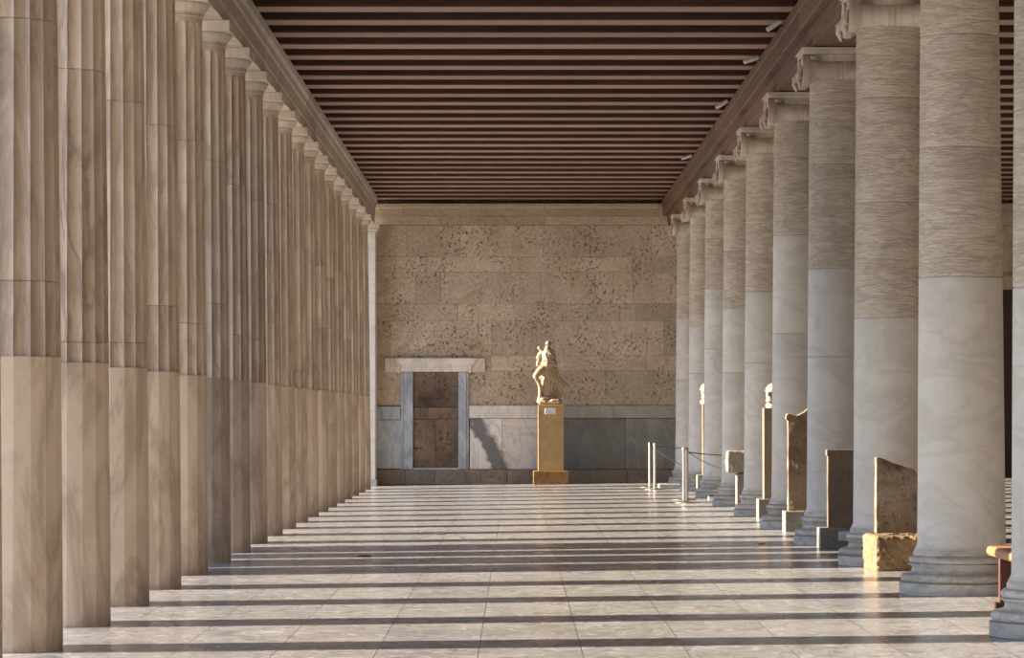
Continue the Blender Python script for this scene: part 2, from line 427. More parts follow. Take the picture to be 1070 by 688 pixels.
for a, b in zip(bs, bs[1:]):
    x = wxx((a+b)/2)
    o = slab('base_block', a, b, 490.7, 506.5, BASE_STONE, .10, .008)
# ---- blocked doorway
door = tag(thing('door_1', None, None, (wxx(455), WALL_Y, 0)), kind='structure')
def dpart(name, px0, px1, py0, py1, mat, f, bev=.006):
    x0, x1, z0, z1 = wxx(px0)-wxx(455), wxx(px1)-wxx(455), wzz(py1), wzz(py0)
    o = obj(name, bbox(-(x1-x0)/2, (x1-x0)/2, f, .1, -(z1-z0)/2, (z1-z0)/2, bev), mat, door); o.location = ((x0+x1)/2, 0, (z0+z1)/2)
    return o
dpart('jamb', 418.6, 422.0, 389.2, 490.5, SL_JAMB, -.03)
dpart('jamb', 422.1, 431.6, 389.2, 490.5, SL_JAMB, -.055)
dpart('jamb', 478.8, 487.5, 389.2, 490.5, SL_JAMB, -.055)
dpart('jamb', 487.6, 490.0, 389.2, 490.5, SL_JAMB, -.03)
dpart('lintel', 402.2, 506.8, 374.6, 388.9, SL_LINTEL, -.05)
bm = bmesh.new()
pr = [(0, 0), (-.075, 0), (-.085, .14), (-.10, .145), (-.14, .22), (-.15, .27), (0, .27)]
x0, x1 = wxx(417)-wxx(455), wxx(493)-wxx(455); zb = wzz(388.5)
n = len(pr)
def crn(x, s): return [bm.verts.new((x + s*(-min(0, q[0]+.07))*1.0, q[0], zb+q[1])) for q in pr]
A = crn(x0, -1); B = crn(x1, 1)
bm.faces.new(A); bm.faces.new(B[::-1])
for i in range(n): bm.faces.new((A[i], B[i], B[(i+1) % n], A[(i+1) % n]))
obj('cornice', bm, SL_LINTEL, door)
for sx in (417.4, 491.0): dpart('bracket', sx-1.3, sx+1.3, 378, 389.8, SL_LINTEL, -.11)
for (a, b, yt, yb) in ((431.8, 455, 389.2, 426), (455, 478.6, 389.2, 426), (431.8, 447, 426.3, 438), (447, 478.6, 426.3, 438), (431.8, 455, 438.3, 489), (455, 478.6, 438.3, 489)):
    dpart('infill_block', a+.1, b-.1, yt, yb, POROS_DARK, .02+R.uniform(-.006, .006))
dpart('sill', 431.8, 479.6, 489, 491, SL_JAMB, -.09, .003)
# ---- tall dark door at the end of the right aisle
d2 = tag(thing('door_2', None, None, (10.55, WALL_Y, 0)), kind='structure')
for s in (-1, 1):
    obj('frame', bbox(s*.98-.12, s*.98+.12, -.08, .1, .1, 4.1, .01), POROS_FLAT, d2)
    b = bbox(min(0, s*.86), max(0, s*.86), -.03, .1, .12, 3.95, .004)
    for zz in (.5, 1.75, 2.95): box(b, s*.43-.28, s*.43+.28, -.05, -.02, zz, zz+.85, .02)
    obj('door_leaf', b, W_DOOR, d2)
obj('lintel', bbox(-1.1, 1.1, -.09, .1, 3.96, 4.25, .01), POROS_FLAT, d2)
# ---- corner pilaster (anta) at the left end of the wall
anta = tag(thing('trim_anta', None, None, (0, 67.0, 0)), kind='structure')
obj('pilaster', bbox(-3.55, -2.84, 0, .95, -.04, 5.07, .012), MB_RSM, anta)
b = bbox(-3.57, -2.82, -.03, .95, 5.07, 5.11, .008); box(b, -3.60, -2.79, -.06, .95, 5.115, 5.165, .012); box(b, -3.63, -2.76, -.09, .95, 5.17, ARCH_Z, .008)
obj('pilaster_capital', b, MB_CAP, anta)
obj('pilaster_base', bbox(-3.57, -2.815, -.02, .95, -.045, .10, .01), MB_BASE, anta)

# ------------------------------------------------------------------ fluted columns, left
NF = 20
def fluted(z0, z1, rfun, depth=.20, ztop=None, joint0=True, joint1=True, per=8):
    """ring heights; fluted cross-section with sharp arrises"""
    bm = bmesh.new()
    zs = []
    if joint0: zs += [(z0+.001, -.006), (z0+.007, 0), (z0+.010, 0), (z0+.03, 0)]
    else: zs += [(z0, 0)]
    nmid = max(1, int((z1-z0)/.6))
    top = z1 - (.065 if ztop else 0)
    for i in range(1, nmid): zs.append((z0+(top-z0)*i/nmid, 0))
    fac = {}
    if ztop:
        for k in range(7):
            s = k/6; z = top+.062*s; zs.append((z, 0)); fac[len(zs)-1] = math.sqrt(max(0, 1-s*s))
        zs.append((z1, 0)); fac[len(zs)-1] = 0
    elif joint1: zs += [(z1-.03, 0), (z1-.010, 0), (z1-.007, 0), (z1-.001, -.006)]
    else: zs += [(z1, 0)]
    N = NF*per
    rings = []
    for idx, (z, dr) in enumerate(zs):
        Rr = rfun(z); w = 2*Rr*math.sin(PI/NF); f = fac.get(idx, 1.0)
        ring = []
        for k in range(N):
            fl_, u = divmod(k, per); u /= per
            a0 = 2*PI*fl_/NF; a1 = 2*PI*(fl_+1)/NF
            p = Vector((math.cos(a0), math.sin(a0), 0)).lerp(Vector((math.cos(a1), math.sin(a1), 0)), u)*Rr
            d = f*depth*w*math.sqrt(max(0, 1-(2*u-1)**2)) if u > 0 else 0
            if f < 1 and f >= 0:   # rounded flute end
                d = depth*w*math.sqrt(max(0, f*f-(2*u-1)**2)) if 0 < u else 0
            l = p.length
            p = p*((l-d+dr)/l)
            ring.append(bm.verts.new((p.x, p.y, z)))
        rings.append(ring)
    for a, b in zip(rings, rings[1:]):
        for i in range(N): bm.faces.new((a[i], a[(i+1) % N], b[(i+1) % N], b[i]))
    bm.faces.new(rings[0][::-1]); bm.faces.new(rings[-1])
    for ra, rb in zip(rings, rings[1:]):
        for i in range(0, N, per):
            e = bm.edges.get((ra[i], rb[i]))
            if e: e.smooth = False
    for ring in (rings[0], rings[-1]):
        for i in range(N):
            e = bm.edges.get((ring[i], ring[(i+1) % N]))
            if e: e.smooth = False
    return bm
def keep_smooth_obj(name, bm, mat, parent):
    bmesh.ops.recalc_face_normals(bm, faces=bm.faces)
    for f in bm.faces: f.smooth = len(f.verts) == 4
    me = bpy.data.meshes.new(name); bm.to_mesh(me); bm.free(); me.materials.append(mat)
    o = bpy.data.objects.new(name, me); COL.objects.link(o); o.parent = parent; return o
ZF, ZN = 1.77, 4.985
def rdor(z): 
    s = max(0, z)/ZN
    return .374 - .066*s**1.25
def doric(n):
    y = Y0+BAY*(n-1); fz = fl(DX)-.006
    if n == 0: lab = 'fluted marble column cut off by the left edge of the photo'
    elif n < 0: lab = 'fluted marble column just outside the left edge of the photo'
    else: lab = 'fluted marble column in the left row, %s whole one from the left edge' % ordw(n)
    if n == 19: lab = 'fluted marble column farthest away in the left row, beside the end wall'
    t = thing('fluted_column', lab, 'column', (DX, y, fz), 0, 'fluted columns of the left row'); t['kind'] = 'thing'
    rz = PI/20 if True else 0
    # plain faceted lower part
    b = bmesh.new(); rings = []
    for z, dr in ((0, 0), (.9, 0), (ZF-fz-.004, 0), (ZF-fz, -.004)):
        rings.append([b.verts.new(((rdor(z)+dr)*math.cos(2*PI*k/NF), (rdor(z)+dr)*math.sin(2*PI*k/NF), z)) for k in range(NF)])
    for p, q in zip(rings, rings[1:]):
        for i in range(NF): b.faces.new((p[i], p[(i+1) % NF], q[(i+1) % NF], q[i]))
    b.faces.new(rings[0][::-1]); b.faces.new(rings[-1])
    o = obj('faceted_drum', b, MB_LEFT, t)
    j1 = {1: 2.234, 2: 1.91, 3: 1.96, 4: 2.32, 5: 2.24}.get(n, R.choice((1.9, 2.0, 2.25, 2.5, 2.7)))
    j2 = {1: 3.85, 2: 3.79, 3: 3.8, 4: 3.83}.get(n, R.uniform(3.55, 3.95))
    cuts = [ZF-fz, j1-fz, j2-fz, ZN-fz]
    for i in range(3):
        keep_smooth_obj('fluted_drum', fluted(cuts[i], cuts[i+1], rdor, .24, ztop=(i == 2), joint0=i > 0, joint1=True), MB_FLUTEV if (n, i) in ((2, 1), (7, 2)) else MB_FLUTE, t)
    c = cuts[3]
    rt = rdor(c)
    cap = [(rt, c), (rt+.001, c+.045), (rt+.012, c+.05), (rt+.012, c+.062), (rt+.006, c+.066), (rt+.014, c+.072), (rt+.014, c+.086),
           (rt+.02, c+.09), (rt+.052, c+.135), (rt+.066, c+.158), (rt+.066, c+.168), (rt+.058, c+.174)]
    obj('echinus', lathed(cap, 64), MB_CAP, t, angle=.6)
    obj('abacus', bbox(-.385, .385, -.385, .385, c+.174, ARCH_Z-fz, .006), MB_CAP, t)
    return t
for n in range(-1, 20): doric(n)

# ------------------------------------------------------------------ architrave blocks over them
AP = [(-3.50, ARCH_Z), (-2.862, ARCH_Z), (-2.862, ARCH_Z+.135), (-2.85, ARCH_Z+.14), (-2.85, ARCH_Z+.31), (-2.835, ARCH_Z+.33),
      (-2.83, ARCH_Z+.40), (-2.80, ARCH_Z+.44), (-2.79, JOIST_Z), (-3.50, JOIST_Z)]
first = None; NB = 0
ends = [Y0+BAY*k for k in range(-2, 20)] + [67.0]
for i, (a, b) in enumerate(zip(ends, ends[1:])):
    k = len(ends)-1-i
    lab = 'grey marble architrave block above the left columns, %s from the end wall' % ordw(k)
    bm = bmesh.new(); L = b-a
    if first is None or abs(L-BAY) > 1e-4:
        extrude_y(bm, AP, -L/2+.0015, L/2-.0015)
        bmesh.ops.bevel(bm, geom=[e for e in bm.edges if abs(e.verts[0].co.y-e.verts[1].co.y) < 1e-6], offset=.004, segments=1, affect='EDGES')
        o = obj('architrave_block', bm, MB_ARCH); first = first or o
    else:
        bm.free(); o = first.copy(); COL.objects.link(o)
    o.location = (0, (a+b)/2, 0)
    tag(o, lab, 'architrave block', 'architrave blocks over the left row')

# ------------------------------------------------------------------ smooth columns, right
ZS0, ZS1 = .345, 4.985
def rion(z):
    s = (z-ZS0)/(ZS1-ZS0)
    r = .335 - .040*max(0, s)**1.15
    if z < ZS0+.06: r += .022*(1-max(0, z-ZS0)/.06)**2
    return r
def volute_bm(s):
    """scroll disc facing +-x with a raised spiral and a sunk face"""
    bm = bmesh.new()
    M = Matrix.Rotation(PI/2*s, 4, 'Y')
    lathe(bm, [(.145, -.03), (.160, -.02), (.165, .0), (.165, .03), (.158, .046), (.146, .046), (.140, .03), (.05, .028), (.045, .05), (.03, .062), (.008, .066)], 40, M)
    pts = []
    for i in range(60):
        a = i/59*2.6*2*PI; r = .146-.105*(i/59)
        pts.append(M @ Vector((r*math.cos(a), r*math.sin(a), .034)))
    tube(bm, pts, [.014-.006*i/59 for i in range(60)], 6)
    return bm
def leaf_bm(s):
    bm = bmesh.new()
    tube(bm, [(0, 0, 0), (s*.035, 0, -.05), (s*.04, 0, -.11), (s*.02, 0, -.18)], [.03, .04, .03, .012], 8)
    tube(bm, [(0, .03, .02), (s*.03, .05, -.04), (s*.015, .06, -.09)], [.02, .022, .01], 8)
    tube(bm, [(0, -.03, .02), (s*.03, -.05, -.04), (s*.015, -.06, -.09)], [.02, .022, .01], 8)
    return bm
def bolster_bm():
    bm = bmesh.new()
    M = Matrix.Rotation(PI/2, 4, 'Y')
    prof = []
    for i in range(25):
        u = -1+2*i/24
        r = .098+.058*abs(u)**7
        prof.append((r, .33*u))
    lathe(bm, prof, 36, M)
    for k in (-1, 0, 1):
        lathe(bm, [(.097, k*.055-.022), (.106, k*.055-.018), (.106, k*.055+.018), (.097, k*.055+.022)], 36, M)
    return bm
CAPSRC = {}
def src(key, name, fn, mat, parent, **kw):
    if key not in CAPSRC:
        CAPSRC[key] = obj(name, fn(), mat, parent, **kw); return CAPSRC[key]
    o = CAPSRC[key].copy(); COL.objects.link(o); o.parent = parent; return o
def base_plinth(): return lathed([(.468, 0), (.475, .006), (.475, .088), (.468, .094)], 72)
def base_rings():
    p = []
    def arc(r, zc, h, out, n=8):
        return [(r+out*math.cos(a), zc+h*math.sin(a)) for a in [(-PI/2)+PI*i/n for i in range(n+1)]]
    p += [(.40, .093)] + arc(.435, .128, .034, .030) + [(.418, .164), (.405, .168)]
    p += [(.385, .178), (.376, .195), (.380, .212), (.395, .224), (.402, .228), (.402, .236)] + arc(.375, .266, .029, .027) + [(.372, .297), (.366, .30), (.366, .325), (.358, .34), (.357, .348)]
    return lathed(p, 72)
def ionic(k):
    y = Y0+BAY*2*k; fz = fl(IX)-.007
    near = {0: 'smooth marble column cut off by the right edge of the photo', 9: 'smooth marble column farthest away in the right row, against the end wall'}
    lab = near.get(k, 'smooth marble column in the right row, %s from the right edge' % ordw(k+1))
    t = thing('smooth_column', lab, 'column', (IX, y, fz), 0, 'smooth columns of the right row'); t['kind'] = 'thing'
    base = src('plinth', 'base', base_plinth, MB_BASE, t, angle=.5)
    m = src('rings', 'base_moulding', base_rings, MB_BASE, base, angle=.7)
    jj = {1: [2.46, 3.45, 4.31], 2: [2.29, 3.34, 4.29], 0: [2.2, 3.3, 4.35], 3: [2.02, 2.95, 4.05]}.get(k)
    if jj is None:
        a = R.uniform(1.6, 2.5); b = a+R.uniform(.8, 1.2); jj = [a, b, min(4.5, b+R.uniform(.8, 1.1))]
    cuts = [ZS0] + [j-fz for j in jj] + [ZS1-fz]
    for i in range(4):
        z0, z1 = cuts[i], cuts[i+1]; pr = []
        if i > 0: pr += [(rion(z0)-.007, z0+.001), (rion(z0)-.001, z0+.010), (rion(z0), z0+.016)]
        else: pr += [(rion(z0), z0), (rion(z0+.02), z0+.02), (rion(z0+.04), z0+.04)]
        nn = 4
        for q in range(1, nn): pr.append((rion(z0+(z1-z0)*q/nn), z0+(z1-z0)*q/nn))
        if i < 3: pr += [(rion(z1), z1-.014), (rion(z1)-.001, z1-.009), (rion(z1)-.007, z1-.001)]
        else: pr += [(rion(z1), z1-.06), (rion(z1)+.004, z1-.03), (rion(z1)+.018, z1-.004)]
        sm = (i == 0) or (k >= 3 and i == 1)
        obj('shaft_drum', lathed(pr, 64), MB_RSM if sm else MB_RTOOL, t, angle=.9)
    zt = ZS1-fz
    cap = src('echinus', 'capital', lambda: lathed([(.30, 0), (.312, .012), (.312, .03), (.30, .036), (.295, .09), (.29, .16), (.29, .22)], 56), MB_CAP, t, angle=.6)
    cap.location.z = zt
    ab = src('abacus', 'abacus', lambda: _abacus(), MB_CAP, cap); 
    for s in (-1, 1):
        bo = src('bolster', 'bolster', bolster_bm, MB_CAP, cap, angle=.6); bo.location = (0, s*.25, .042)
        for q in (-1, 1):
            v = src('vol%d' % q, 'volute', lambda: volute_bm(q), MB_CAP, cap, angle=.6); v.location = (q*.35, s*.235, .055)
            l = src('leaf%d' % q, 'leaf_ornament', lambda: leaf_bm(q), MB_CAP, cap, smooth=True); l.location = (q*.395, s*.235, .05)
    return t
def _abacus():
    b = bbox(-.395, .395, -.395, .395, .212, .264, .016, 3); box(b, -.412, .412, -.412, .412, .256, .279, .004); return b
for k in range(10): ionic(k)

# ------------------------------------------------------------------ timber beam over the right row
ends = [Y0+4.84*k for k in range(-1, 10)] + [WALL_Y-.01]
for i, (a, b) in enumerate(zip(ends, ends[1:])):
    kk = len(ends)-1-i; L = b-a
    t = thing('timber_beam', 'brown timber beam above the right columns, %s span from the end wall' % ordw(kk), 'beam', (IX, (a+b)/2, ARCH_Z), 0, 'timber beams over the right row'); t['kind'] = 'thing'
    bm = bbox(-.305, .305, -L/2+.004, L/2-.004, .008, .205, .006); box(bm, -.318, .318, -L/2+.004, L/2-.004, .075, .205, .005)
    obj('lower_timber', bm, W_BEAM, t)
    bm = bbox(-.415, .415, -L/2+.004, L/2-.004, .206, .40, .01); box(bm, -.435, .435, -L/2+.004, L/2-.004, .395, JOIST_Z-ARCH_Z-.001, .012)
    obj('upper_timber', bm, W_BEAM, t)

# ------------------------------------------------------------------ ceiling joists
js = [41.76+1.21*k for k in range(-22, 22) if 41.76+1.21*k < WALL_Y-.3]
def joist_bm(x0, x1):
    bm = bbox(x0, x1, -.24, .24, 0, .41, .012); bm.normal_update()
    for f in bm.faces: f.material_index = 0 if f.normal.z < -.9 else 1  # undersides get the painted-lit colour, all other faces the painted-shade one
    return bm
jl = jr = None
for i, y in enumerate(js):
    w = ordw(len(js)-i)
    for right in (False, True):
        if right:
            if jr is None: o = jr = obj('ceiling_joist', joist_bm(IX+.02, XR-.002), W_JOIST_LIT); o.data.materials.append(W_JOIST_SHADE)
            else: o = jr.copy(); COL.objects.link(o)
            tag(o, 'red-brown timber ceiling joist right of the beam, %s from the end wall' % w, 'ceiling joist', 'joists over the right aisle')
        else:
            if jl is None: o = jl = obj('ceiling_joist', joist_bm(-3.42, IX-.02), W_JOIST_LIT); o.data.materials.append(W_JOIST_SHADE)
            else: o = jl.copy(); COL.objects.link(o)
            tag(o, 'red-brown timber ceiling joist over the main aisle, %s from the end wall' % w, 'ceiling joist', 'joists over the main aisle')
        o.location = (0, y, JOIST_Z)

# ------------------------------------------------------------------ little spotlights on the beam
for i, (py, w) in enumerate(((27.7, 'nearest'), (63.6, 'second nearest'), (110, 'third nearest'), (165, 'farthest'))):
    y = 4.30*F/(433-py)
    t = thing('spotlight', 'small white tubular spotlight on the right timber beam, %s of four' % w, 'spotlight', (IX-.42, y, ARCH_Z+.47), 0, 'spotlights on the right beam')
    bm = bmesh.new(); tube(bm, [(-.02, 0, 0), (-.07, -.02, .0), (-.09, -.02, .0)], .012, 8)
    obj('bracket', bm, DARKM, t)
    bm = bmesh.new(); lathe(bm, [(.016, -.10), (.026, -.095), (.028, .02), (.027, .085), (.022, .09), (.020, .06)], 20, Matrix.Rotation(1.0 if i % 2 == 0 else 1.25, 4, 'Y'))
    o = obj('lamp_housing', bm, LAMPW, t, angle=.6); o.location = (-.12, -.02, .0)

# ------------------------------------------------------------------ statue on its pedestal
PY = 66.75
sc = PY/F
def px_(p): return wx(p, PY)
pz = fl(.75)
ped = thing('statue_pedestal', 'tall ochre limestone pedestal carrying the statue by the end wall', 'pedestal', (px_(575.5), PY, pz))
obj('plinth', bbox(-.355, .355, -.36, .36, -.008, .268, .012, 2), OCHRE_DK, ped)
bm = bbox(-.258, .258, -.26, .26, .268, wz(423.3, PY)-pz, .008, 2)
obj('shaft', bm, OCHRE, ped)
o = obj('label_plate', bbox(-.108, .108, -.275, -.255, -.058, .058, .004), PLATE, ped); o.location = (-.01, 0, wz(430, PY)-pz)
tag(o, 'small white label plate')
zp = wz(423.3, PY)-pz
bm = bmesh.new()
K = 1/8.82*sc      # metres per crop pixel
def sp(x, z, y=0.0): return ((x-222)*K, y, (628-z)*K)
def st(pts, rads, n=12):
    tube(bm, [sp(*p) for p in pts], [r*K for r in rads], n)
# rock base
st([(125, 600, .02), (300, 605, .02)], [32, 30]); st([(130, 612, -.10), (295, 612, -.10)], [20, 20]); st([(135, 575, 0), (230, 580, 0)], [38, 30]); st([(130, 605, .12), (300, 605, .12)], [28, 26])
st([(150, 585, -.08), (200, 570, -.06)], [22, 20]); st([(230, 600, -.11), (290, 595, -.1)], [16, 16])
# torso, neck and head
st([(190, 330, .0), (192, 270, .0), (200, 225, .0), (200, 180, .0), (195, 140, .01)], [64, 62, 54, 58, 46])
st([(165, 150, .0), (235, 150, .01)], [28, 30]); st([(197, 130, .0), (198, 92, -.01)], [22, 16])
ball(bm, sp(198, 76, -.015), 25*K, (.9, 1.0, 1.15)); ball(bm, sp(212, 70, .02), 22*K); st([(180, 80, -.06), (176, 84, -.06)], [6, 6])
ball(bm, sp(222, 168, -.075), 20*K); ball(bm, sp(180, 172, -.08), 19*K)
# broken left arm and shoulder stump, other arm wrapped in cloth
st([(150, 142, 0), (122, 113, -.01)], [22, 17]); ball(bm, sp(120, 112, -.01), 18*K)
st([(140, 150, .02), (112, 190, .03), (108, 240, .01), (100, 272, -.03)], [20, 17, 18, 12]); st([(118, 165, .05), (95, 205, .04)], [14, 10])
st([(242, 155, .01), (256, 200, .0), (250, 240, -.05), (215, 262, -.10)], [24, 22, 20, 14])
st([(255, 215, .03), (272, 245, .02), (262, 290, .02)], [18, 16, 14])
# girdle roll
st([(140, 255, -.06), (190, 270, -.11), (250, 258, -.07), (268, 280, .0)], [14, 15, 14, 12]); st([(150, 228, -.08), (200, 240, -.105), (248, 225, -.07)], [8, 9, 8])
# striding legs under cloth
st([(160, 300, -.03), (115, 335, -.10), (82, 370, -.14)], [48, 38, 24]); st([(82, 370, -.14), (112, 425, -.10), (128, 480, -.07), (128, 555, -.06)], [24, 20, 17, 20])
st([(225, 310, .0), (250, 370, -.02), (275, 420, .0), (310, 470, .05), (300, 550, .08)], [42, 30, 25, 22, 20])
# skirt mass behind
st([(190, 330, .05), (195, 420, .08), (190, 520, .08)], [56, 60, 62]); st([(230, 350, .07), (265, 450, .10), (270, 540, .09)], [40, 44, 38])
st([(160, 340, .06), (145, 440, .06), (150, 540, .05)], [40, 34, 34])
st([(128, 395, .05), (140, 470, .05), (145, 545, .05)], [26, 34, 36]); st([(240, 300, .05), (275, 380, .07), (305, 470, .08), (312, 545, .06)], [40, 38, 36, 26]); st([(175, 400, .02), (180, 540, .02)], [40, 44])
# flying drapery to the right
st([(262, 300, .04), (290, 380, .05), (330, 430, .05), (378, 452, .03)], [22, 24, 22, 9]); st([(275, 400, .02), (315, 455, .02), (350, 480, .01)], [18, 18, 9]); st([(300, 440, .07), (345, 445, .07), (372, 440, .05)], [20, 15, 8])
# folds
for f in ([(200, 290, -.11), (178, 360, -.10), (160, 430, -.08), (150, 500, -.07), (132, 545, -.07)], [(210, 300, -.11), (205, 380, -.06), (215, 460, -.04), (200, 540, -.05)],
          [(222, 300, -.10), (238, 370, -.09), (262, 425, -.07), (300, 480, -.04)], [(225, 380, -.06), (250, 450, -.04), (285, 520, -.02)], [(180, 300, -.11), (140, 350, -.13), (98, 385, -.15)],
          [(170, 280, -.11), (125, 320, -.12), (85, 355, -.15)], [(185, 400, -.05), (175, 470, -.04), (165, 540, -.04)], [(235, 440, -.03), (240, 500, -.03), (262, 548, -.02)],
          [(100, 385, -.14), (125, 440, -.11), (150, 470, -.08)], [(160, 160, -.07), (185, 200, -.115), (215, 215, -.11), (248, 200, -.07)], [(160, 190, -.08), (190, 222, -.115), (240, 240, -.09)],
          [(205, 135, -.05), (190, 180, -.10), (170, 225, -.10)], [(300, 420, .0), (345, 455, -.01), (375, 462, .02)]):
    st(f, [8]*len(f), 8)
b = remeshed(bm, .0065, 2); roughen(b, .006, 14, 2)
o = obj('statue', b, STATUE_M, None, smooth=True); o.location = (px_(575.3), PY, zp+pz+.016)
tag(o, 'cream marble statue of a striding draped figure on the ochre pedestal', 'statue')

# ------------------------------------------------------------------ stones on show between the right columns
def block(name, w, d, h, mat, bev=.008, parent=None): return obj(name, bbox(0, w, 0, d, 0, h, bev, 2), mat, parent)
def broken_slab(outline, thick, voxel=.012, amp=.006, seed=1, scale=9):
    bm = bmesh.new(); prism(bm, outline, 0, thick)
    bmesh.ops.recalc_face_normals(bm, faces=bm.faces)
    b = remeshed(bm, voxel, 1); roughen(b, amp, scale, seed); return b
# 1  rough yellow block with the rust-stained stele
y = 29.0; x = wx(914.5, y); z = fl(x)
bm = bbox(0, .86, 0, .56, 0, .318, .03, 2); b = remeshed(bm, .009, 1); roughen(b, .013, 18, 3, 6)
o = obj('stone_block', b, ROUGHBLK, None, angle=.9); o.location = (x, y, z-.008); o.rotation_euler.z = .10
tag(o, 'rough yellow porous block on the floor under the rust-stained stele', 'stone block')
h0 = .30
b = broken_slab([(0, 0), (.62, 0), (.62, .30), (.50, .36), (.40, .47), (.33, .56), (.27, .575), (.17, .605), (.09, .64), (.02, .67), (0, .67)], .13, .011, .006, 5)
o = obj('broken_stele', b, STELE_RED, None, angle=.7); o.location = (wx(915.5, y+.2), y+.2, z+h0+.028); o.rotation_euler.z = .06
tag(o, 'rust-stained stele with a broken sloping top on the rough yellow block', 'stele')
# 2  brown stele on a grey base with a label plate
y = 34.0; x = wx(857, y); z = fl(x)
t = thing('grey_base', 'low grey stone base with a blue-grey label under the plain brown stele', 'base', (x, y, z-.006))
block('base_block', .72, .42, .212, GREYPED, .006, t)
o = obj('label_plate', bbox(0, .125, -.008, .004, 0, .095, .002), PLATEB, t); o.location = (.18, 0, .085); tag(o, 'blue-grey label plate')
bm = bbox(0, .55, 0, .12, 0, .775, .008, 2); box(bm, -.012, .562, -.012, .132, .735, .80, .008, 2)
o = obj('plain_stele', bm, STELE_BRN); o.location = (wx(864.6, y+.15), y+.14, z+.208)
tag(o, 'plain brown upright stele with a narrow top moulding on a grey base', 'stele')
# 3  pitted stele with broken crown
y = 38.75; x = wx(820.3, y); z = fl(x)
t = thing('grey_base', 'low plain grey base under the tall pitted brown stele', 'base', (x, y, z-.006))
block('base_block', .70, .46, .243, GREYPED, .006, t)
b = broken_slab([(0, 0), (.52, 0), (.52, 1.30), (.36, 1.27), (.26, 1.215), (.18, 1.15), (.11, 1.112), (.05, 1.125), (-.02, 1.135), (-.03, 1.065), (.0, 1.05)], .16, .012, .008, 7)
o = obj('pitted_stele', b, STELE_PIT, None, angle=.7); o.location = (wx(823.6, y+.14), y+.15, z+.245)
tag(o, 'tall pitted brown stele with a broken sloping top on a plain grey base', 'stele')
# 4  herm pillar with a bearded head
def herm_head():
    bm = bmesh.new()
    ball(bm, (0, 0, .215), .105, (.92, 1.1, 1.1)); ball(bm, (-.02, -.055, .165), .075, (.9, 1, 1.1)); ball(bm, (-.005, -.085, .10), .06, (1, .9, 1.1))   # cranium, face, beard
    tube(bm, [(0, .0, -.01), (0, .0, .06), (0, .01, .14)], [.095, .068, .062], 14); tube(bm, [(-.09, .02, .0), (.09, .02, .0)], [.05, .05], 12)
    tube(bm, [(-.01, -.125, .205), (-.01, -.15, .168)], [.013, .02], 8)                     # nose
    tube(bm, [(-.055, -.115, .212), (.035, -.115, .212)], [.012, .012], 8)                  # brow
    tube(bm, [(-.03, -.128, .135), (.015, -.128, .135)], [.009, .009], 8)                   # mouth
    for s in (-1, 1): tube(bm, [(s*.093, .0, .215), (s*.097, .01, .165)], [.02, .014], 8)   # ears
    for i in range(26):
        a = i*2.39996; zz = .20+.125*(i/26); rr = math.sqrt(max(0.0004, .0125-(zz-.205)**2*.85))
        ball(bm, (rr*math.cos(a), .018+rr*1.05*math.sin(a), zz), .024, n=8)
    for i in range(9): ball(bm, (-.055+.012*i, -.10-.02*math.sin(i/8*PI), .075+.012*(i % 2)), .022, n=8)
    b = remeshed(bm, .008, 1); return b
y = 43.55; x = wx(792.4, y); z = fl(x)
t = thing('grey_base', 'low grey base under the tall stone pillar with a marble head', 'base', (x, y, z-.006))
block('base_block', .55, .42, .262, GREYPED, .006, t)
HX, HZ = wx(797.9, y+.10), wz(426.5, y)
o = obj('herm_pillar', bbox(0, .30, 0, .24, 0, HZ-z-.256, .008, 2), STELE_BRN); o.location = (HX, y+.10, z+.256)
tag(o, 'slim tall stone pillar carrying a marble head behind the fifth smooth column', 'pillar')
bm = herm_head(); bmesh.ops.scale(bm, vec=(.88, .88, .88), verts=bm.verts)
hd = obj('marble_head', bm, STATUE_M, None, smooth=True); hd.location = (HX+.135, y+.22, HZ+.028); hd.rotation_euler.z = -.55
tag(hd, 'white marble head with curly hair on the slim pillar, half hidden by a column', 'head')
# 5  weathered block on a post
y = 48.55; x = wx(769.8, y); z = fl(x)
o = obj('stone_post', bbox(0, .30, 0, .34, 0, wz(494.8, y)-z, .008, 2), GREYPED); o.location = (x, y, z-.006)
tag(o, 'grey stone post holding up a weathered block between columns', 'post')
bm = bbox(0, .50, 0, .34, 0, .318, .02, 2); b = remeshed(bm, .012, 1); roughen(b, .014, 10, 12)
o = obj('weathered_block', b, FRAG, None, angle=.8); o.location = (wx(759.6, y), y, wz(494.8, y)+.008)
tag(o, 'weathered brown-grey block on top of a grey stone post', 'stone block')
# 6  far pillar with a bust, mostly hidden
y = 56.0; x = wx(728.6, y); z = fl(x)
o = obj('grey_base', bbox(0, .5, 0, .5, 0, wz(496.3, y)-z, .006, 2), GREYPED); o.location = (x, y, z-.006)
tag(o, 'pale grey base farthest away in the right row, under a hidden pillar', 'base')
zb = wz(496.3, y); HX = wx(734.2, y+.1)
o = obj('herm_pillar', bbox(0, .28, 0, .24, 0, wz(422, y)-zb, .008, 2), STELE_BRN); o.location = (HX, y+.10, zb-.005)
tag(o, 'distant stone pillar showing only its bright edge beside a smooth column', 'pillar')
bm = herm_head()
h2 = obj('marble_head', bm, STATUE_M, None, smooth=True); h2.location = (HX+.085, y+.21, wz(422, y)+.025); h2.rotation_euler.z = -.4
tag(h2, 'distant marble head of which only an edge shows beside a column', 'head')
